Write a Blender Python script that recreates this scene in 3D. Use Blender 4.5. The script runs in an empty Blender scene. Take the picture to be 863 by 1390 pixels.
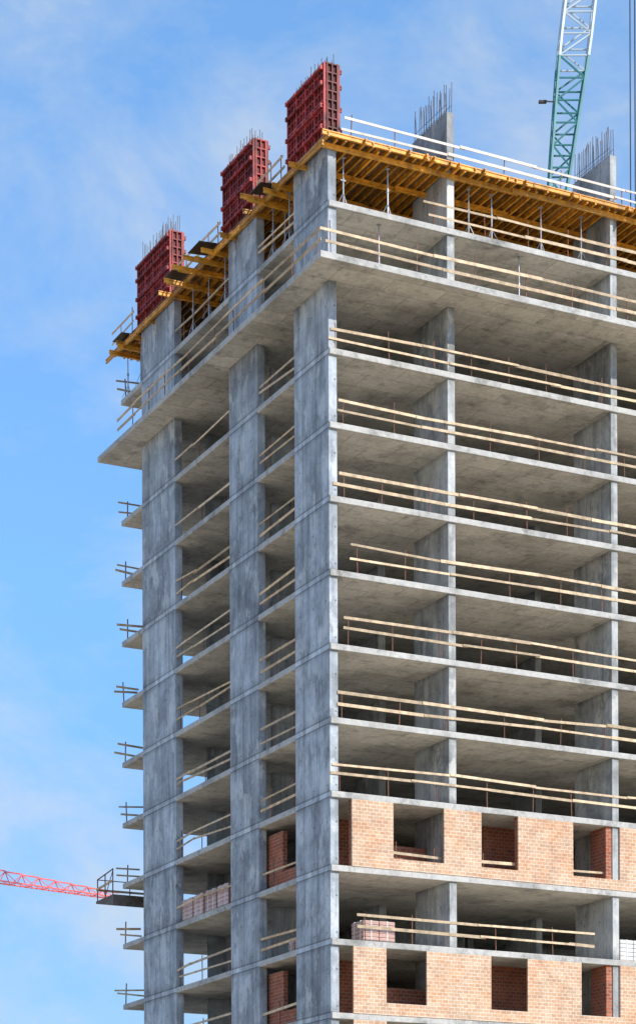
import bpy, math, random, bmesh
from mathutils import Vector, Matrix
random.seed(7)
scn = bpy.context.scene
COL = scn.collection

# ------------------------------------------------------------------ helpers
class MB:
    def __init__(s): s.v=[]; s.f=[]; s.mi=[]; s.m=0
    def box(s,x0,x1,y0,y1,z0,z1):
        n=len(s.v)
        s.v+= [(x0,y0,z0),(x1,y0,z0),(x1,y1,z0),(x0,y1,z0),(x0,y0,z1),(x1,y0,z1),(x1,y1,z1),(x0,y1,z1)]
        q=[(0,3,2,1),(4,5,6,7),(0,1,5,4),(1,2,6,5),(2,3,7,6),(3,0,4,7)]
        s.f+=[tuple(n+i for i in a) for a in q]; s.mi+=[s.m]*6
        return s
    def bar(s,p,q,w,h,up=(0,0,1),off=(0,0)):
        p=Vector(p);q=Vector(q);d=(q-p).normalized();up=Vector(up)
        if abs(d.dot(up))>.98: up=Vector((1,0,0))
        a=d.cross(up).normalized(); b=a.cross(d).normalized()
        o=a*off[0]+b*off[1]
        n=len(s.v)
        for e in (p,q):
            for sa,sb in ((-1,-1),(1,-1),(1,1),(-1,1)):
                s.v.append(tuple(e+o+a*(sa*w/2)+b*(sb*h/2)))
        fs=[(0,1,2,3),(7,6,5,4),(0,4,5,1),(1,5,6,2),(2,6,7,3),(3,7,4,0)]
        s.f+=[tuple(n+i for i in f) for f in fs]; s.mi+=[s.m]*6
        return s
    def tube(s,p,q,r,k=8):
        p=Vector(p);q=Vector(q);d=(q-p).normalized();up=Vector((0,0,1))
        if abs(d.dot(up))>.98: up=Vector((1,0,0))
        a=d.cross(up).normalized(); b=a.cross(d).normalized()
        n=len(s.v)
        for e in (p,q):
            for i in range(k):
                t=2*math.pi*i/k
                s.v.append(tuple(e+a*(r*math.cos(t))+b*(r*math.sin(t))))
        for i in range(k):
            j=(i+1)%k
            s.f.append((n+i,n+j,n+k+j,n+k+i)); s.mi.append(s.m)
        s.f.append(tuple(n+i for i in range(k))[::-1]); s.mi.append(s.m)
        s.f.append(tuple(n+k+i for i in range(k))); s.mi.append(s.m)
        return s
    def obj(s,name,mats,origin=(0,0,0),parent=None,porigin=(0,0,0),bevel=0):
        if not isinstance(mats,(list,tuple)): mats=[mats]
        o=Vector(origin)
        me=bpy.data.meshes.new(name)
        me.from_pydata([tuple(Vector(v)-o) for v in s.v],[],s.f)
        for m in mats: me.materials.append(m)
        for p,i in zip(me.polygons,s.mi): p.material_index=i
        bm=bmesh.new(); bm.from_mesh(me); bmesh.ops.recalc_face_normals(bm,faces=bm.faces); bm.to_mesh(me); bm.free()
        ob=bpy.data.objects.new(name,me); COL.objects.link(ob)
        if parent: ob.parent=parent
        ob.location=o-Vector(porigin)
        if bevel:
            b=ob.modifiers.new('b','BEVEL'); b.width=bevel; b.segments=2
        return ob

def empty(name,loc=(0,0,0)):
    e=bpy.data.objects.new(name,None); e.location=loc; COL.objects.link(e); return e
def tag(o,label,cat,group=None,kind=None):
    o['label']=label; o['category']=cat
    if group: o['group']=group
    if kind: o['kind']=kind

# ------------------------------------------------------------------ materials
def newmat(name,rough=.8,metal=0):
    m=bpy.data.materials.new(name); m.use_nodes=True
    nt=m.node_tree; b=nt.nodes['Principled BSDF']
    b.inputs['Roughness'].default_value=rough; b.inputs['Metallic'].default_value=metal
    return m,nt,b
def N(nt,t,**kw):
    n=nt.nodes.new(t)
    for k,v in kw.items():
        if k in n.inputs: n.inputs[k].default_value=v
        else: setattr(n,k,v)
    return n
def mathn(nt,op,a,b=None,c=None):
    n=nt.nodes.new('ShaderNodeMath'); n.operation=op
    for i,x in enumerate((a,b,c)):
        if x is None: continue
        if isinstance(x,(int,float)): n.inputs[i].default_value=x
        else: nt.links.new(x,n.inputs[i])
    return n.outputs[0]
def ramp(nt,fac,stops):
    r=nt.nodes.new('ShaderNodeValToRGB')
    e=r.color_ramp.elements
    while len(e)<len(stops): e.new(.5)
    for el,(p,c) in zip(e,stops):
        el.position=p; el.color=(c,c,c,1) if isinstance(c,(int,float)) else (*c,1)
    nt.links.new(fac,r.inputs[0]); return r.outputs[0]
def mix(nt,mode,f,a,b):
    n=nt.nodes.new('ShaderNodeMix'); n.data_type='RGBA'; n.blend_type=mode
    for s,x in ((0,f),(6,a),(7,b)):
        if isinstance(x,(int,float)): n.inputs[s].default_value=x
        elif isinstance(x,tuple): n.inputs[s].default_value=(*x,1)
        else: nt.links.new(x,n.inputs[s])
    return n.outputs[2]
def pos(nt,scale=(1,1,1),loc=(0,0,0)):
    g=nt.nodes.new('ShaderNodeNewGeometry'); m=nt.nodes.new('ShaderNodeMapping')
    m.inputs['Scale'].default_value=scale; m.inputs['Location'].default_value=loc
    nt.links.new(g.outputs['Position'],m.inputs['Vector']); return m.outputs[0]
def noise(nt,vec,scale,detail=4,rough=.55):
    n=N(nt,'ShaderNodeTexNoise',Scale=scale,Detail=detail,Roughness=rough)
    nt.links.new(vec,n.inputs['Vector']); return n.outputs[0]

def concrete_pier():
    m,nt,b=newmat('pier_concrete',.85)
    p=pos(nt)
    sep=nt.nodes.new('ShaderNodeSeparateXYZ'); nt.links.new(p,sep.inputs[0])
    x,y,z=sep.outputs
    st=mathn(nt,'FLOOR',mathn(nt,'DIVIDE',mathn(nt,'SUBTRACT',z,1.06),3.0))
    py=mathn(nt,'FLOOR',mathn(nt,'DIVIDE',y,5.5))
    px=mathn(nt,'FLOOR',mathn(nt,'DIVIDE',x,5.0))
    cmb=nt.nodes.new('ShaderNodeCombineXYZ'); nt.links.new(st,cmb.inputs[0]); nt.links.new(py,cmb.inputs[1]); nt.links.new(px,cmb.inputs[2])
    wn=nt.nodes.new('ShaderNodeTexWhiteNoise'); nt.links.new(cmb.outputs[0],wn.inputs['Vector'])
    tone=ramp(nt,wn.outputs[0],[(0,.74),(1,1.12)])
    s=mathn(nt,'ADD',x,y)
    cs=nt.nodes.new('ShaderNodeCombineXYZ')
    nt.links.new(mathn(nt,'FLOOR',mathn(nt,'DIVIDE',mathn(nt,'ADD',s,.6),1.2)),cs.inputs[0]); nt.links.new(st,cs.inputs[1])
    wn2=nt.nodes.new('ShaderNodeTexWhiteNoise'); nt.links.new(cs.outputs[0],wn2.inputs['Vector'])
    tone2=ramp(nt,wn2.outputs[0],[(0,.82),(1,1.10)])
    big=ramp(nt,noise(nt,p,.6,6,.62),[(.36,.62),(.5,.98),(.62,1.18)])
    streak=ramp(nt,noise(nt,pos(nt,(2.2,2.2,.22)),1.0,6,.65),[(.36,.64),(.52,1.0),(.68,1.12)])
    fine=ramp(nt,noise(nt,p,4,7,.72),[(.34,.82),(.66,1.10)])
    c=mix(nt,'MULTIPLY',1,(.45,.49,.535),tone); c=mix(nt,'MULTIPLY',1,c,tone2)
    c=mix(nt,'MULTIPLY',.9,c,big); c=mix(nt,'MULTIPLY',.85,c,streak); c=mix(nt,'MULTIPLY',.9,c,fine)
    lime=ramp(nt,noise(nt,pos(nt,(1,1,.55),(7,3,1)),1.1,8,.70),[(.525,0),(.61,.65)])
    c=mix(nt,'MIX',lime,c,(.62,.64,.65))
    dk=ramp(nt,noise(nt,pos(nt,(1.3,1.3,.4),(2,8,5)),1.1,8,.72),[(.56,0),(.67,.52)])
    c=mix(nt,'MIX',dk,c,(.16,.175,.19))
    fy=mathn(nt,'ABSOLUTE',mathn(nt,'SUBTRACT',mathn(nt,'FRACT',mathn(nt,'DIVIDE',s,1.2)),.5))
    seam=mathn(nt,'GREATER_THAN',fy,.485)
    c=mix(nt,'MULTIPLY',mathn(nt,'MULTIPLY',seam,.45),c,(.3,.3,.3))
    hz=mathn(nt,'SUBTRACT',mathn(nt,'FRACT',mathn(nt,'DIVIDE',mathn(nt,'SUBTRACT',z,1.06),1.5)),.35)
    hy=mathn(nt,'SUBTRACT',mathn(nt,'FRACT',mathn(nt,'DIVIDE',mathn(nt,'ADD',s,.3),1.2)),.5)
    d=mathn(nt,'SQRT',mathn(nt,'ADD',mathn(nt,'POWER',mathn(nt,'MULTIPLY',hz,1.5),2.0),mathn(nt,'POWER',mathn(nt,'MULTIPLY',hy,1.2),2.0)))
    hole=mathn(nt,'LESS_THAN',d,.045)
    c=mix(nt,'MIX',mathn(nt,'MULTIPLY',hole,.6),c,(.05,.05,.05))
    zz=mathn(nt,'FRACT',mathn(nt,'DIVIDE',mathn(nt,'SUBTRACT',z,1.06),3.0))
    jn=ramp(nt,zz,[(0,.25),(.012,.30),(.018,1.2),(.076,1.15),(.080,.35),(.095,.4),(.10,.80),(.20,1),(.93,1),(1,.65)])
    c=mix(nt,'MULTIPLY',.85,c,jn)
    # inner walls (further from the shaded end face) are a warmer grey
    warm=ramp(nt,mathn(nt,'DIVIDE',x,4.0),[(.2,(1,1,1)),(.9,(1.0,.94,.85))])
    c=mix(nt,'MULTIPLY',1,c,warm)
    nt.links.new(c,b.inputs['Base Color'])
    bp=nt.nodes.new('ShaderNodeBump'); bp.inputs['Strength'].default_value=.5; bp.inputs['Distance'].default_value=.03
    nt.links.new(noise(nt,p,10,6,.7),bp.inputs['Height']); nt.links.new(bp.outputs[0],b.inputs['Normal'])
    return m
def concrete_slab():
    m,nt,b=newmat('slab_concrete',.9)
    p=pos(nt)
    br=N(nt,'ShaderNodeTexBrick',Scale=1.0)
    br.inputs['Color1'].default_value=(.66,.61,.53,1); br.inputs['Color2'].default_value=(.53,.49,.42,1)
    br.inputs['Mortar'].default_value=(.32,.29,.25,1); br.inputs['Mortar Size'].default_value=.016
    br.inputs['Brick Width'].default_value=2.44; br.inputs['Row Height'].default_value=1.22; br.inputs['Mortar Smooth'].default_value=.3
    br.inputs['Bias'].default_value=0
    nt.links.new(p,br.inputs['Vector'])
    g=nt.nodes.new('ShaderNodeNewGeometry'); sn=nt.nodes.new('ShaderNodeSeparateXYZ'); nt.links.new(g.outputs['True Normal'],sn.inputs[0])
    edge=mathn(nt,'LESS_THAN',mathn(nt,'ABSOLUTE',sn.outputs[2]),.5)
    c0=mix(nt,'MIX',edge,br.outputs[0],(.50,.485,.455))
    big=ramp(nt,noise(nt,p,.45,6,.65),[(.34,.60),(.5,.98),(.66,1.1)])
    fine=ramp(nt,noise(nt,p,5,7,.75),[(.34,.75),(.66,1.12)])
    spot=ramp(nt,noise(nt,pos(nt,(1,1,1),(4,9,2)),1.4,7,.7),[(.53,1),(.64,.56)])
    c=mix(nt,'MULTIPLY',.85,c0,big); c=mix(nt,'MULTIPLY',.8,c,fine); c=mix(nt,'MULTIPLY',.75,c,spot)
    nt.links.new(c,b.inputs['Base Color'])
    bp=nt.nodes.new('ShaderNodeBump'); bp.inputs['Strength'].default_value=.35; bp.inputs['Distance'].default_value=.02
    nt.links.new(noise(nt,p,12,6,.7),bp.inputs['Height']); nt.links.new(bp.outputs[0],b.inputs['Normal'])
    return m
def brick_mat(name,c1,c2,mo):
    m,nt,b=newmat(name,.9)
    p=pos(nt); sep=nt.nodes.new('ShaderNodeSeparateXYZ'); nt.links.new(p,sep.inputs[0])
    cm=nt.nodes.new('ShaderNodeCombineXYZ')
    nt.links.new(mathn(nt,'ADD',sep.outputs[0],sep.outputs[1]),cm.inputs[0]); nt.links.new(sep.outputs[2],cm.inputs[1])
    br=N(nt,'ShaderNodeTexBrick',Scale=1.0)
    br.inputs['Color1'].default_value=(*c1,1); br.inputs['Color2'].default_value=(*c2,1)
    br.inputs['Mortar'].default_value=(*mo,1); br.inputs['Mortar Size'].default_value=.014
    br.inputs['Brick Width'].default_value=.28; br.inputs['Row Height'].default_value=.15; br.inputs['Mortar Smooth'].default_value=.12
    nt.links.new(cm.outputs[0],br.inputs['Vector'])
    big=ramp(nt,noise(nt,p,1.3,6,.65),[(.3,.76),(.6,1.05)])
    org=ramp(nt,noise(nt,pos(nt,(1,1,1),(3,1,7)),.8,6,.7),[(.48,0),(.60,.6)])
    fine=ramp(nt,noise(nt,p,14,4,.6),[(.3,.82),(.7,1.1)])
    c=mix(nt,'MULTIPLY',org,br.outputs[0],(1.0,.78,.64))
    c=mix(nt,'MULTIPLY',1,c,big); c=mix(nt,'MULTIPLY',1,c,fine)
    nt.links.new(c,b.inputs['Base Color']); return m
def simple(name,col,rough=.7,metal=0,var=.25,scale=5,stretch=(1,1,1)):
    m,nt,b=newmat(name,rough,metal)
    p=pos(nt,stretch)
    f=ramp(nt,noise(nt,p,scale,6,.65),[(.3,1-var*1.4),(.7,1+var*.6)])
    oi=nt.nodes.new('ShaderNodeObjectInfo')
    f2=ramp(nt,oi.outputs['Random'],[(0,1-var),(1,1+var*.4)])
    c=mix(nt,'MULTIPLY',1,col,f); c=mix(nt,'MULTIPLY',1,c,f2)
    nt.links.new(c,b.inputs['Base Color']); return m
PIER=concrete_pier(); SLAB=concrete_slab()
BRICK=brick_mat('tan_brick',(.64,.43,.28),(.55,.325,.20),(.70,.61,.50))
BRED=brick_mat('red_brick',(.48,.14,.065),(.32,.09,.045),(.38,.29,.23))
WOOD=simple('plank_wood',(.72,.54,.35),.75,0,.35,3)
WOODG=simple('shade_adjusted_plank_wood',(.78,.54,.31),.8,0,.35,3)  # plank wood copy, colour warmed to offset the bluish shade on the left
PALE=simple('pale_painted_wood',(.78,.70,.60),.7,0,.2,3)
POST=simple('rusty_post_steel',(.24,.11,.075),.7,.2,.3,8)
YEL=simple('yellow_beam_paint',(.86,.385,.035),.5,0,.42,3)
PLY=simple('plywood',(.32,.18,.09),.7,0,.4,2)
FILM=simple('black_film_plywood',(.04,.034,.028),.4,0,.3,2)
GALV=simple('galvanised_steel',(.5,.52,.54),.45,.5,.2,6)
RED=simple('red_formwork_paint',(.44,.048,.042),.6,0,.62,2.0)
REDD=simple('dark_red_formwork_skin',(.16,.026,.026),.75,0,.5,2)
REBAR=simple('rebar_steel',(.16,.12,.10),.7,.4,.3,6)
DSTEEL=simple('dark_steel',(.09,.08,.07),.6,.4,.3,4)
DECKM=simple('weathered_deck_board',(.22,.19,.16),.8,0,.4,3)
GREEN=simple('teal_crane_paint',(.03,.24,.245),.5,0,.25,1)
WHT=simple('white_crane_paint',(.50,.60,.66),.5,0,.15,1)
CRED=simple('red_crane_paint',(.78,.14,.13),.5,0,.2,1)
CABLE=simple('cable_steel',(.05,.05,.06),.6,.5,.1,1)
PINK=simple('wrapped_brick_film',(.66,.42,.36),.35,0,.25,7,(1,1,4))
WRAP=simple('white_wrap_film',(.74,.72,.70),.35,0,.15,5)

# ------------------------------------------------------------------ building
ZB=lambda k:16.06+3*k          # underside of slab k
T=.25
ZT=lambda k:ZB(k)+T
B=empty('concrete_building'); tag(B,'unfinished grey concrete high-rise with open floors and brick infill','building under construction')
UE=32.0; VE=22.8
DZ=48.80
for k in range(-5,11):
    mb=MB()
    if k==9: mb.box(-1.2,UE+.5,-1.7,VE+.1,ZB(k),ZT(k)+.02)
    else: mb.box(.012,UE,-.08,VE,ZB(k),ZT(k))
    mb.obj('floor_slab',SLAB,(0,0,ZB(k)),B,bevel=.02)
LP=[(0.0,3.2),(6.85,9.8),(16.0,20.05)]
TOP=DZ-.025
for a,b in LP:
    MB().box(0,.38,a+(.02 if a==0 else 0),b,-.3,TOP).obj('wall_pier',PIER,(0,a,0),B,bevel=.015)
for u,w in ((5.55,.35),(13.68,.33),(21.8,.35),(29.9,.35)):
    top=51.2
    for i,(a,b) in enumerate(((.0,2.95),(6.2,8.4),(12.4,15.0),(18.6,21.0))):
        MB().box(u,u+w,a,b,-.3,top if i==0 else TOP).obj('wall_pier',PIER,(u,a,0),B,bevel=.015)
for bx in ((7.4,13.0,11.5,11.75),(7.4,7.65,11.75,17.5),(12.75,13.0,11.75,17.5),(2.2,5.5,17.2,17.4),(16.5,21.7,13.5,13.7),(7.4,12.0,20.2,20.4),(15,21,20.4,20.6),(23,28,11.5,11.7),(3.0,3.2,8.8,13.5),(3.0,3.2,14.6,17.2),(1.6,3.0,8.8,9.0)):  # final entries: walls added to block light and darken the left bays
    MB().box(*bx,-.3,TOP if bx[0]>4 else ZB(10)-.004).obj('core_or_shading_wall',PIER,(bx[0],bx[2],0),B)
def brickwall(k,segs,openings,sill,v0=-.10,v1=.0-.004):
    z0=ZT(k)+.003; z1=ZB(k+1)-.004
    mb=MB()
    for a,b in segs: mb.box(a,b,v0,v1,z0,z1)
    for a,b in openings:
        mb.box(a,b,v0,v1,z0,z0+sill)
    return mb
mb=brickwall(1,[(.94,2.85),(5.25,7.05),(8.85,11.6),(14.0,16.6),(18.4,21.0),(23.4,26),(28,31)],[(2.85,5.25),(7.05,8.85),(11.6,14.0),(16.6,18.4),(21,23.4),(26,28)],.46)
mb.obj('brick_wall',BRICK,(.94,-.1,ZT(1)),B)
z0=ZT(1)+.003;z1=ZB(2)-.004
for a,b in ((.94,2.85),(6.0,7.05),(8.85,11.6),(14.1,16.6)):
    MB().box(a,b,.0,.2,z0,z1).obj('brick_wall',BRED,(a,0,z0),B)
for k in (-1,-2,-3,-4):
    mb=brickwall(k,[(.98,2.5),(4.4,7.5),(9.3,12.0),(14.0,16.6),(18.4,21.0),(23.4,26),(28,31)],[(2.5,4.4),(7.5,9.3),(12.0,14.0),(16.6,18.4),(21,23.4),(26,28)],.5)
    mb.obj('brick_wall',BRICK,(.98,-.1,ZT(k)),B)
for k in (1,-1,-2,-3,-4):
    z0=ZT(k)+.003;z1=ZB(k+1)-.004
    mb=MB()
    mb.box(.5,.72,3.0,4.1,z0,z1); mb.box(.5,.72,5.5,7.2,z0,z1-.3)
    mb.box(.5,.72,4.1,5.5,z0,z0+.7)
    mb.obj('brick_wall',BRED,(.5,3.0,z0),B)
    MB().box(.75,3.4,3.6,3.85,z0,z1).obj('brick_wall',BRED,(.75,3.6,z0),B)
for k in (1,-1):
    z0=ZT(k)+.003;z1=ZB(k+1)-.004
    MB().box(8.5,11.4,2.2,2.4,z0,z1).obj('brick_wall',BRED,(6,3.4,z0),B)
    MB().box(14.05,17,1.6,1.8,z0,z1).obj('brick_wall',BRED,(14,3.2,z0),B)
    MB().box(3.4,5.5,1.9,2.1,z0,z0+1.45).obj('brick_wall',BRED,(2.2,3,z0),B)
    MB().box(13.35,13.64,.02,1.2,z0,z1).obj('brick_wall',BRED,(13.3,.1,z0),B)

# ------------------------------------------------------------------ guard rails
def guard(axis,s0,s1,c,z,heights=(.6,1.05),post=2.3,mat=WOOD,label=None,ph=1.15,group='timber guard rails along the floor edges',first=.35,lean=.03,side=-1,pr=.022,hs=(.09,.11,.13)):
    def P(s,zz,o=0): return (s,c+o,zz) if axis=='u' else (c+o,s,zz)
    org=P(s0,z); e=empty('guard_rail',org)
    tag(e,label or 'two pale timber planks on thin rusty posts at concrete edge','guard rail',group)
    s=s0+first; 
    while s<s1-.05:
        MB().tube(P(s,z),P(s+random.uniform(-.05,.05),z+ph*random.uniform(.9,1.15)),pr,6).obj('post',POST,P(s,z),e,org)
        s+=post*random.uniform(.75,1.25)
    for h in heights:
        s=s0+random.uniform(-.2,.15)
        dz=random.uniform(-lean,lean); j=0
        while s<s1-.3:
            L=random.uniform(3.6,6.1); t=min(s+L,s1+random.uniform(0,.15))
            dz2=random.uniform(-lean,lean)
            o=side*(.04+.035*(j%2))
            MB().bar(P(s,z+h+dz,o),P(t,z+h+dz2,o),.028,random.choice(hs)).obj('plank',mat,P(s,z+h,o),e,org)
            s=t-random.uniform(.1,.5); dz=dz2+random.uniform(-.03,.03); j+=1
            if t>=s1: break
    return e
LH=(.08,.10,.11)
dh={8:(.40,.84),7:(.5,.92),6:(.5,.95),5:(.6,1.1),4:(.68,1.15),3:(.6,1.05),2:(.72,1.12)}
for k,u0 in ((8,-.02),(7,.3),(6,.35),(5,.95),(4,.5),(3,.2),(2,.1)):
    guard('u',u0,UE-.3,.03,ZT(k),dh[k],lean=.06)
guard('u',1.25,12.7,.03,ZT(0),(.55,1.05),lean=.04)
guard('u',-1.05,UE,-1.6,ZT(9)+.03,(.40,.85),lean=.05,label='long timber guard rail on overhanging concrete slab edge')
guard('u',4.6,UE,.05,ZT(10),(.45,.9),lean=.05)
guard('v',-1.5,20.3,-1.1,ZT(9)+.03,(.5,.95),mat=WOODG,lean=.05,post=2.4,ph=1.05,label='long pale timber guard rail on overhanging slab edge')
for a,b in ((2.9,5.2),(7.1,8.8),(11.6,13.3)):
    guard('u',a-.1,b+.1,.25,ZT(1),(.75,),post=1.6,label='single timber guard plank behind brick window opening',lean=.05)
for k in range(-4,11):
    if k==9: continue
    wm=random.choice((WOOD,WOODG,WOODG))
    hp=random.choice(((.5,.95),(.6,.9),(.45,1.0)))
    if k not in (1,-1,-2,-3,-4):
        guard('v',3.25,6.8,.12,ZT(k),hp,mat=wm,post=1.9,lean=.12,hs=LH,label='short timber guard rail between two concrete piers')
    else: guard('v',3.25,6.8,.2,ZT(k),(.7,),mat=wm,post=1.9,lean=.1,hs=LH,label='short timber guard rail between two concrete piers')
    guard('v',9.85,15.95,.12,ZT(k),random.choice(((.5,.95),(.65,),(.5,.9),(.85,))),mat=random.choice((WOOD,WOODG)),post=2.8,lean=.18,hs=LH,label='short timber guard rail between two concrete piers')
    u0=random.uniform(-.4,-.1)
    hh=random.choice(((.35,.8),(.5,.95),(.55,.85),(.4,.8),(.45,.7)))
    guard('u',u0,random.uniform(.4,1.3),VE-.1,ZT(k),hh,mat=random.choice((WOOD,WOODG)),post=1.5,first=.42,lean=.10,ph=1.0,pr=.03,hs=LH,label='short timber guard rail on protruding slab end')

# ------------------------------------------------------------------ top formwork
def hbeam(p,q,name='formwork_beam',mat=YEL):
    mb=MB(); mb.bar(p,q,.09,.042,off=(0,.079)); mb.bar(p,q,.09,.042,off=(0,-.079)); mb.bar(p,q,.03,.116)
    o=mb.obj(name,mat,p); return o
GB='yellow timber beams carrying the slab formwork'
u=-.22
while u<18.5:
    for r in range(4):
        a=-.42+r*4.75+random.uniform(-.38,.12); b=a+4.9+random.uniform(-.1,.3)
        if r==3: b=(23.2 if u<4 else a+5)
        uu=u+(.1 if r%2 else 0)+random.uniform(-.03,.03)
        o=hbeam((uu,a,DZ-.122),(uu+random.uniform(-.05,.05),b,DZ-.122)); tag(o,'yellow timber joist under plywood slab formwork','formwork beam',GB)
    u+=.40
for v in (-.12,1.9,3.9,5.2,6.4,8.8,10.6,11.6,12.8,14.2,15.3,18.4,20.4,21.4,22.6):
    s=-.5+random.uniform(-.35,.15)
    if v in (3.9,5.2,10.6,11.6,12.8,14.2,15.3): s-=random.uniform(.2,.9)
    lim=19 if v<13 else 8
    while s<lim:
        L=random.uniform(4.0,5.6); j=random.choice((-.06,.06))
        o=hbeam((s,v+j,DZ-.324),(s+L,v+j+random.uniform(-.1,.1),DZ-.324+random.uniform(-.01,0))); tag(o,'yellow timber main beam resting on steel props','formwork beam',GB)
        s+=L-.3
for s in range(0,24,4):
    o=hbeam((-.42,s-.4,DZ-.42),(-.42+random.uniform(-.08,.08),s+3.5,DZ-.42+random.uniform(-.05,.05))); tag(o,'yellow timber edge beam along formwork rim','formwork beam',GB)
for s in range(0,20,5):
    o=hbeam((s-.5,-.50,DZ-.05),(s+4.45,-.50,DZ-.05+random.uniform(-.02,.02))); tag(o,'yellow timber edge beam along formwork rim','formwork beam',GB)
for (s,v,L,a) in ((-1.3,5.0,2.8,.1),(-1.0,4.0,2.4,.2),(-1.7,12.2,3.4,-.15),(-1.5,13.6,3.0,.12),(-1.1,11.0,3.0,.2),(-.9,22.0,2.6,.1),(-.8,21.2,3,-.1)):
    o=hbeam((s,v,DZ-.54),(s+L,v+a,DZ-.54)); tag(o,'loose yellow timber beam poking out past formwork rim','formwork beam',GB)
for i in range(0,9):
    for j in range(0,5):
        u0=-.28+i*3.7; v0=-.45+j*4.75
        o=MB().box(u0,u0+3.69,v0,v0+4.74,DZ-.018,DZ+.004).obj('plywood_panel',PLY,(u0,v0,DZ)); tag(o,'brown plywood sheet laid on yellow joists','plywood sheet','plywood formwork sheets')
for (u0,v0,w,l,t) in ((-.9,4.5,.9,1.1,.10),(-1.1,10.5,1.0,1.3,.08),(-1.1,13.6,1.0,1.1,.12),(-.7,20.9,.8,1.2,.05)):
    mb=MB(); mb.bar((u0,v0+l/2,DZ+.03),(u0+w,v0+l/2,DZ+.03+t),l,.03)
    o=mb.obj('plywood_panel',FILM,(u0,v0,DZ)); tag(o,'black filmed plywood sheet sticking out over formwork rim','plywood sheet','plywood formwork sheets')
def prop_mesh(h):
    mb=MB(); mb.tube((0,0,.01),(0,0,h*.55),.035,8); mb.tube((0,0,h*.5),(0,0,h-.02),.026,8)
    mb.box(-.08,.08,-.08,.08,0,.012); mb.box(-.08,.08,-.08,.08,h-.02,h); mb.tube((0,0,h*.52),(0,0,h*.58),.055,8)
    mb.bar((-.12,0,h*.55),(.12,0,h*.55),.02,.02)
    for t in range(3):
        c,s=math.cos(t*2.09+.5),math.sin(t*2.09+.5)
        mb.bar((0,0,.62),(.32*c,.32*s,0.02),.02,.02); 
    return mb
def put_props(h,pts,z,label):
    base=None
    for (x,y) in pts:
        if base is None:
            base=prop_mesh(h).obj('steel_prop',GALV,(0,0,0)); o=base
        else:
            o=base.copy(); COL.objects.link(o)
        o.location=(x,y,z); o.rotation_euler=(0,0,random.uniform(0,6)); tag(o,label,'steel prop','telescopic steel props under formwork')
pts=[]
for x in (.75,3.1,8.0,10.5,12.6,15.8,18.4):
    for y in (.35,3.9,5.2,8.8): pts.append((x+random.uniform(-.2,.2),y))
for y in (4.0,5.6,10.6,12.4,14.2,22.3,20.6): pts.append((.2,y))
for y in (10.6,12.4,14.2,18.4,22.3): pts.append((3.4,y))
pts.append((6.8,.35))
put_props(DZ-.43-ZT(10),pts,ZT(10),'galvanised telescopic prop with tripod holding yellow beams')
put_props(ZB(10)-ZT(9)-.02,[(2.6,.5),(9.3,.4),(16.5,.5),(2.6,6)],ZT(9)+.02,'galvanised reshoring prop between two concrete slabs')

guard('u',.5,UE-2,-.40,DZ+.02,(.28,.72),mat=PALE,label='pale painted guard rail along top of formwork deck',ph=.85,post=2.6,lean=.04,hs=(.08,.10,.12))
for a,b in ((3.7,6.3),(10.2,15.7),(20.5,23.3)):
    guard('v',a,b,-.15,DZ+.02,(.5,.95),mat=WOODG,hs=LH,label='short timber guard rail on formwork deck',post=1.2,lean=.08)
guard('u',3.5,9,6.5,DZ+.02,(.5,1.0),label='short timber guard rail on formwork deck',lean=.05)

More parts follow.
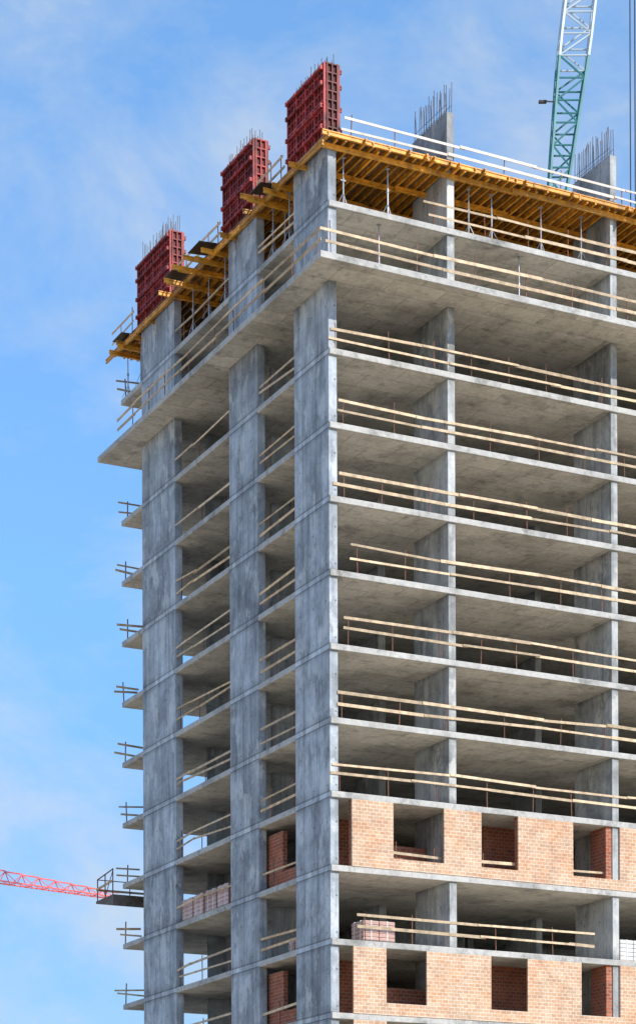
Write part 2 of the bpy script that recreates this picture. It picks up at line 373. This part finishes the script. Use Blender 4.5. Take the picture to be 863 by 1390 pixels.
def rebar(u0,u1,v0,v1,z0,z1,label):
    mb=MB()
    n=max(4,int((v1-v0)/.2))
    for i in range(n+1):
        v=v0+(v1-v0)*i/n
        for u in (u0,u1):
            mb.tube((u,v,z0),(u+random.uniform(-.05,.05),v+random.uniform(-.06,.06),z1+random.uniform(-.25,.2)),.015,5)
    for zz in (z0+.15,z0+.45):
        mb.bar((u0,v0,zz),(u0,v1,zz),.012,.012); mb.bar((u1,v0,zz),(u1,v1,zz),.012,.012)
    o=mb.obj('rebar_cage',REBAR,(u0,v0,z0)); tag(o,label,'rebar','starter bars above the walls')
for u,w in ((5.55,.35),(13.68,.33),(21.8,.35),(29.9,.35)):
    rebar(u+.06,u+w-.06,.1,2.85,51.1,52.45,'steel starter bars rising from bare concrete wall')
def wallform(v0,v1,z0,z1,label,rb=.6):
    u0,u1=-.12,.42
    org=(0,v0,z0); e=empty('wall_formwork',org); tag(e,label,'wall formwork','red steel formwork panels on the top deck')
    for (ua,ub) in ((u0,u0+.05),(u1-.05,u1)):
        MB().box(ua,ub,v0,v1,z0,z1).obj('panel_skin',REDD,(ua,v0,z0),e,org)
    for (va,vb) in ((v0,v0+.05),(v1-.05,v1)):
        MB().box(u0+.052,u1-.052,va,vb,z0,z1-.01).obj('panel_skin',REDD,(u0,va,z0),e,org)
    for side in (0,1):
        mb=MB(); d=.10
        a,b=(u0-d,u0-.002) if side==0 else (u1+.002,u1+d)
        np_=max(2,round((v1-v0)/.9)); nv=np_*3; nz=8
        for i in range(nv+1):
            v=v0+(v1-v0)*i/nv; w=.016 if i%3 else .040
            mb.box(a+(.0 if i%3==0 else .03),b,v-w,v+w,z0,z1+random.uniform(-.02,.03))
        for i in range(nz+1):
            z=z0+.04+(z1-z0-.08)*i/nz; w=.032 if i%4==0 else .018
            mb.box(a+.012,b-.012,v0,v1,z-w,z+w)
        mb.obj('panel_frame',RED,(a,v0,z0),e,org)
        mb=MB(); 
        aa,bb=(u0-.19,u0-.105) if side==0 else (u1+.105,u1+.19)
        for fz in (.14,.42,.72,.93):
            z=z0+(z1-z0)*fz
            sh=random.uniform(-.15,.15)
            mb.box(aa,bb,v0+.02+max(sh,0),v1-.02+min(sh,0),z-.035,z-.008); mb.box(aa,bb,v0+.02+max(sh,0),v1-.02+min(sh,0),z+.008,z+.035)
            for i in range(np_+1):
                v=v0+.08+(v1-v0-.16)*i/np_
                mb.box(aa-.03 if side==0 else aa,bb if side==0 else bb+.03,v-.06,v+.06,z-.08,z+.08)
        mb.obj('waler',RED,(aa,v0,z0),e,org)
    for va,s in ((v0,-1),(v1,1)):
        mb=MB()
        y0,y1=(va-.09,va-.002) if s<0 else (va+.002,va+.09)
        for i in range(3):
            u=u0+.04+(u1-u0-.08)*i/2; mb.box(u-.025,u+.025,y0,y1,z0,z1)
        for i in range(9):
            z=z0+.04+(z1-z0-.08)*i/8; mb.box(u0,u1,y0+.012,y1-.012,z-.025,z+.025)
        mb.obj('panel_frame',RED,(u0,va,z0),e,org)
    rebar(.02,.36,v0+.2,v1-.2,z0+.1,z1+rb,'steel starter bars poking out of red formwork')
wallform(-.05,3.3,DZ+.02,51.85,'tall red steel wall formwork at building corner',.5)
wallform(6.75,9.9,DZ+.02,51.9,'tall red steel wall formwork beside timber rail',.6)
wallform(16.0,20.0,DZ+.02,51.85,'wide red steel wall formwork near slab end',.85)

# ------------------------------------------------------------------ loading platform
zp=21.5
org=(0,VE,zp)
e=empty('loading_platform',org); tag(e,'dark wedge-shaped loading platform with open railing cantilevered from slab','loading platform')
mb=MB()
# tapered deck: shallow at its free end, deeper at the slab
n=len(mb.v); a0,a1=-.5,3.2; y0,y1=VE+.01,VE+2.35
mb.v+=[(a0,y0,zp-.30),(a1,y0,zp-.30),(a1,y1,zp+.14),(a0,y1,zp+.14),(a0,y0,zp+.26),(a1,y0,zp+.26),(a1,y1,zp+.26),(a0,y1,zp+.26)]
mb.f+=[(0,3,2,1),(4,5,6,7),(0,1,5,4),(1,2,6,5),(2,3,7,6),(3,0,4,7)]; mb.mi+=[0]*6
mb.obj('deck',DECKM,org,e,org)
mb=MB(); z0=zp+.26
for i in range(3): mb.bar((-.45,VE+.15+i*1.05,z0),(-.45,VE+.15+i*1.05,z0+1.3-.1*i),.045,.045)
mb.bar((-.45,VE+.1,z0+1.28),(-.45,VE+2.28,z0+1.08),.045,.045)
mb.bar((-.45,VE+.15,z0+1.2),(-.45,VE+1.2,z0+.05),.03,.03)
mb.bar((-.45,VE+2.26,z0+1.08),(3.15,VE+2.26,z0+1.08),.04,.04)
mb.bar((3.1,VE+2.26,z0),(3.1,VE+2.26,z0+1.1),.04,.04); mb.bar((1.3,VE+2.26,z0),(1.3,VE+2.26,z0+1.1),.04,.04)
mb.obj('railing',POST,org,e,org)
MB().bar((-.5,VE+.05,z0+.68),(-.5,VE+2.3,z0+.58),.028,.12).obj('plank',WOODG,(-.5,VE,z0+.6),e,org)
MB().bar((-.5,VE+2.31,z0+.58),(3.1,VE+2.31,z0+.58),.028,.11).obj('plank',WOODG,(-.5,VE+2.3,z0+.6),e,org)

# ------------------------------------------------------------------ pallets
def pallet(u,v,z,lx,ly,h,mat,label):
    org=(u,v,z); e=empty('brick_pallet',org); tag(e,label,'brick pallet','stacked pallets of bricks')
    mb=MB()
    for i in range(3): mb.box(u+lx*(i*.42),u+lx*(i*.42+.16),v,v+ly,z,z+.09)
    for i in range(5): mb.box(u,u+lx,v+ly*(i*.22),v+ly*(i*.22+.12),z+.092,z+.115)
    mb.obj('pallet_base',WOOD,org,e,org)
    mb=MB(); n=5; g=.012
    for i in range(n):
        for j in range(2):
            for l in range(2):
                mb.box(u+lx*j/2+g,u+lx*(j+1)/2-g,v+ly*l/2+g,v+ly*(l+1)/2-g,z+.12+h*i/n,z+.12+h*(i+1)/n-g)
    mb.obj('wrapped_brick_stack',mat,org,e,org,bevel=.02)
    mb=MB()
    for f in (.25,.75):
        mb.box(u-.004,u+lx+.004,v+ly*f-.02,v+ly*f+.02,z+.11,z+.125+h); mb.box(u+lx*f-.02,u+lx*f+.02,v-.004,v+ly+.004,z+.11,z+.125+h)
    mb.obj('strap',WRAP,org,e,org)
for v in (10.6,11.95,13.3,14.65): pallet(.22,v,ZT(1),1.1,1.2,.95,PINK,'pink wrapped brick pallet on concrete floor edge')
pallet(1.75,.5,ZT(0),1.5,1.1,.85,PINK,'film wrapped brick pallet behind timber rail')
pallet(14.4,.5,ZT(0),1.4,1.1,.9,WRAP,'white film wrapped block pallet beside concrete wall')
pallet(.5,3.9,ZT(0),1.1,1.1,.6,PINK,'low pink wrapped brick pallet between piers')

# ------------------------------------------------------------------ cranes  (metric frame of the site survey)
CAM=Vector((-41.49,-81.73,1.7))
LAT=Vector((.894,-.448,0)); DEP=Vector((.448,.894,0))
def site(l,d,z): return Vector((CAM.x,CAM.y,0))+LAT*l+DEP*d+Vector((0,0,z))
def lattice(mbs,p,q,w0,w1,bay,side,up,th=.1,split=None):
    p=Vector(p);q=Vector(q);L=(q-p).length;n=max(2,int(L/bay)); side=Vector(side).normalized(); up=Vector(up).normalized()
    def ring(t):
        c=p.lerp(q,t); w=w0+(w1-w0)*min(1,t*4) if w1>=w0 else w0+(w1-w0)*max(0,(t-.7)/.3)
        return [c+side*(a*w/2)+up*(b*w/2) for a,b in ((-1,-1),(1,-1),(1,1),(-1,1))]
    for i in range(n):
        t0,t1=i/n,(i+1)/n; A,Bq=ring(t0),ring(t1)
        mb=mbs[0] if split is None else mbs[split(i,n)]
        for j in range(4):
            mb.bar(A[j],Bq[j],th,th)
            jj=(j+1)%4
            mb.bar(A[j],A[jj],th*.55,th*.55)
            if i%2: mb.bar(A[j],Bq[jj],th*.6,th*.6)
            else: mb.bar(A[jj],Bq[j],th*.6,th*.6)
root=site(13.5,128,63.0); tip=site(18.5,133,103)
bd=(tip-root).normalized()
org=site(13.5,128,0)
e=empty('tower_crane',org); tag(e,'teal and white luffing tower crane standing behind the building','tower crane')
mbg,mbw=MB(),MB()
lattice([mbg,mbw],root,tip,.9,1.7,1.35,LAT,DEP,.14,split=lambda i,n:0 if i<7 else 1)
mbg.obj('boom_section',GREEN,root,e,org); mbw.obj('boom_section',WHT,root+bd*10,e,org)
mb=MB(); lattice([mb],org,org+Vector((0,0,61.5)),1.8,1.8,2.2,LAT,DEP,.16); mb.obj('mast',WHT,org,e,org)
mb=MB(); c=org+Vector((0,0,61.6)); mb.box(c.x-1.4,c.x+1.4,c.y-1.4,c.y+1.4,c.z,c.z+.5)
mb.bar(c+Vector((0,0,.8)),c-LAT*8+Vector((0,0,.8)),1.6,.4); mb.obj('slewing_platform',GREEN,c,e,org)
mb=MB(); mb.bar(c-LAT*7+Vector((0,0,.6)),c-LAT*7+Vector((0,0,-1.6)),2,1.2); mb.obj('counterweight',DSTEEL,c-LAT*7,e,org)
mb=MB(); mb.tube(tip,tip+Vector((0,0,-46)),.035,6); mb.obj('hoist_cable',CABLE,tip,e,org)
mb=MB(); mb.tube(tip+LAT*.28,tip+LAT*.28+Vector((0,0,-46)),.035,6); mb.obj('hoist_cable',CABLE,tip,e,org)
mb=MB(); hk=tip+LAT*.14+Vector((0,0,-46)); mb.box(hk.x-.25,hk.x+.25,hk.y-.2,hk.y+.2,hk.z-.8,hk.z); mb.tube(hk+Vector((0,0,-.8)),hk+Vector((0,0,-1.4)),.08); mb.obj('hook_block',DSTEEL,hk,e,org)
mb=MB(); g=root.lerp(tip,.158)+Vector((0,0,.6))
mb.bar(g-LAT*.6,g-LAT*1.5+Vector((0,0,.05)),.06,.06); mb.bar(g-LAT*1.15,g-LAT*1.6,.22,.12); mb.obj('floodlight',DSTEEL,g,e,org)

t0=site(-15.2,165.3,31.1); t1=site(-62,124.6,31.1)
org=site(-66,121.1,0); jd=(t1-t0).normalized(); sd=jd.cross(Vector((0,0,1))).normalized()
e=empty('tower_crane',org); tag(e,'red tower crane with long horizontal lattice jib','tower crane')
mr=MB()
n=44
for i in range(n):
    a=t0.lerp(t1,i/n); b=t0.lerp(t1,(i+1)/n); mb=mr
    h0=min(1.0,.42+.06*i); w=.45
    for s in (-1,1):
        mb.bar(a+sd*s*w,b+sd*s*w,.09,.09)
        mb.bar(a+sd*s*w,a.lerp(b,.5)+Vector((0,0,h0)),.05,.05); mb.bar(b+sd*s*w,a.lerp(b,.5)+Vector((0,0,h0)),.05,.05)
    mb.bar(a+sd*w,b-sd*w,.04,.04); mb.bar(a+sd*w,a-sd*w,.04,.04)
    mb.bar(a.lerp(b,-.5)+Vector((0,0,h0)),a.lerp(b,.5)+Vector((0,0,h0)),.09,.09)
mr.obj('jib',CRED,t0,e,org)
mb=MB(); lattice([mb],org,org+Vector((0,0,38)),1.7,1.7,2.0,LAT,DEP,.16); mb.obj('mast',CRED,org,e,org)
mb=MB(); a=org+Vector((0,0,31.2)); mb.bar(a,a+jd*12,1.2,.4); mb.bar(a+jd*10.5,a+jd*10.5+Vector((0,0,-2)),2,1.5); mb.obj('counter_jib',CRED,a,e,org)
mb=MB(); ap=org+Vector((0,0,38)); mb.tube(ap,a+jd*11,.04,5); mb.tube(ap,t0.lerp(t1,.45)+Vector((0,0,1)),.04,5); mb.obj('stay_cable',CABLE,ap,e,org)
mb=MB(); mb.box(a.x-1,a.x+1,a.y-2.6,a.y-1.2,a.z-2.2,a.z); mb.obj('operator_cab',WHT,a,e,org)

# ------------------------------------------------------------------ ground
m,nt,b=newmat('site_soil',.95)
p=pos(nt); c=ramp(nt,noise(nt,p,.08,8,.6),[(.35,(.38,.31,.22)),(.65,(.48,.40,.29))])
c=mix(nt,'MULTIPLY',.6,c,ramp(nt,noise(nt,p,1.5,6,.7),[(.3,.7),(.7,1.1)]))
nt.links.new(c,b.inputs['Base Color'])
S=3000
mb=MB(); mb.v=[(-S,-S,0),(S,-S,0),(S,S,0),(-S,S,0)]; mb.f=[(0,1,2,3)]; mb.mi=[0]
g=mb.obj('ground',m); tag(g,'flat sandy building site soil','ground',kind='structure')

# ------------------------------------------------------------------ light
EL=math.radians(40); AZ=math.radians(156)   # clockwise from +Y
sd_=Vector((math.sin(AZ)*math.cos(EL),math.cos(AZ)*math.cos(EL),math.sin(EL)))
L=bpy.data.lights.new('sun','SUN'); L.energy=5.0; L.angle=math.radians(.5); L.color=(1,.94,.85)
lo=bpy.data.objects.new('sun',L); COL.objects.link(lo); lo.rotation_euler=sd_.to_track_quat('Z','Y').to_euler(); lo.location=(0,-50,120)
w=bpy.data.worlds.new('World'); scn.world=w; w.use_nodes=True; nt=w.node_tree
bg=nt.nodes['Background']; bg.inputs['Strength'].default_value=.125
sky=nt.nodes.new('ShaderNodeTexSky'); sky.sky_type='NISHITA'; sky.sun_disc=False
sky.sun_elevation=EL; sky.sun_rotation=AZ; sky.air_density=1.0; sky.dust_density=.3; sky.ozone_density=1.6
tc=nt.nodes.new('ShaderNodeTexCoord'); mp=nt.nodes.new('ShaderNodeMapping'); mp.inputs['Scale'].default_value=(1,1,1.6); mp.inputs['Rotation'].default_value=(.2,.3,.4)
nt.links.new(tc.outputs['Generated'],mp.inputs['Vector'])
sp=nt.nodes.new('ShaderNodeSeparateXYZ'); nt.links.new(tc.outputs['Generated'],sp.inputs[0])
tint=ramp(nt,sp.outputs[2],[(.05,(.20,.27,.36)),(.15,(.23,.345,.47)),(.3,(.38,.55,.68)),(.5,(.50,.69,.79))])
skyc=mix(nt,'MULTIPLY',1,sky.outputs[0],tint)
sc=nt.nodes.new('ShaderNodeVectorMath'); sc.operation='SCALE'; sc.inputs['Scale'].default_value=2.85; nt.links.new(skyc,sc.inputs[0])
n1=N(nt,'ShaderNodeTexNoise',Scale=10,Detail=11,Roughness=.60,Distortion=.3); nt.links.new(mp.outputs[0],n1.inputs['Vector'])
n2=N(nt,'ShaderNodeTexNoise',Scale=3.2,Detail=4,Roughness=.5); nt.links.new(mp.outputs[0],n2.inputs['Vector'])
nn=mathn(nt,'ADD',mathn(nt,'MULTIPLY',n1.outputs[0],.65),mathn(nt,'MULTIPLY',n2.outputs[0],.35))
low0=ramp(nt,sp.outputs[2],[(.08,.095),(.30,.045),(.38,.02),(.5,0)])
cl=ramp(nt,mathn(nt,'ADD',nn,low0),[(.46,.02),(.55,.36),(.66,1)])
fac=mathn(nt,'MULTIPLY',cl,.74)
cc=mix(nt,'MIX',fac,sc.outputs[0],(5.4,6.0,6.6))
nt.links.new(cc,bg.inputs['Color'])

# ------------------------------------------------------------------ camera
cd=bpy.data.cameras.new('camera'); co=bpy.data.objects.new('camera',cd); COL.objects.link(co)
cd.sensor_fit='VERTICAL'; cd.sensor_height=36; cd.lens=3063/1390*36; cd.shift_y=(1760-695)/1390+.0015; cd.shift_x=-.0018
cd.clip_end=8000; cd.clip_start=.5
co.matrix_world=Matrix.Translation(CAM)@Matrix.Rotation(math.radians(-26.6),4,'Z')@Matrix.Rotation(math.radians(90),4,'X')@Matrix.Rotation(math.radians(-.22),4,'Z')
scn.camera=co
scn.view_settings.view_transform='Standard'; scn.view_settings.look='None'; scn.view_settings.exposure=0
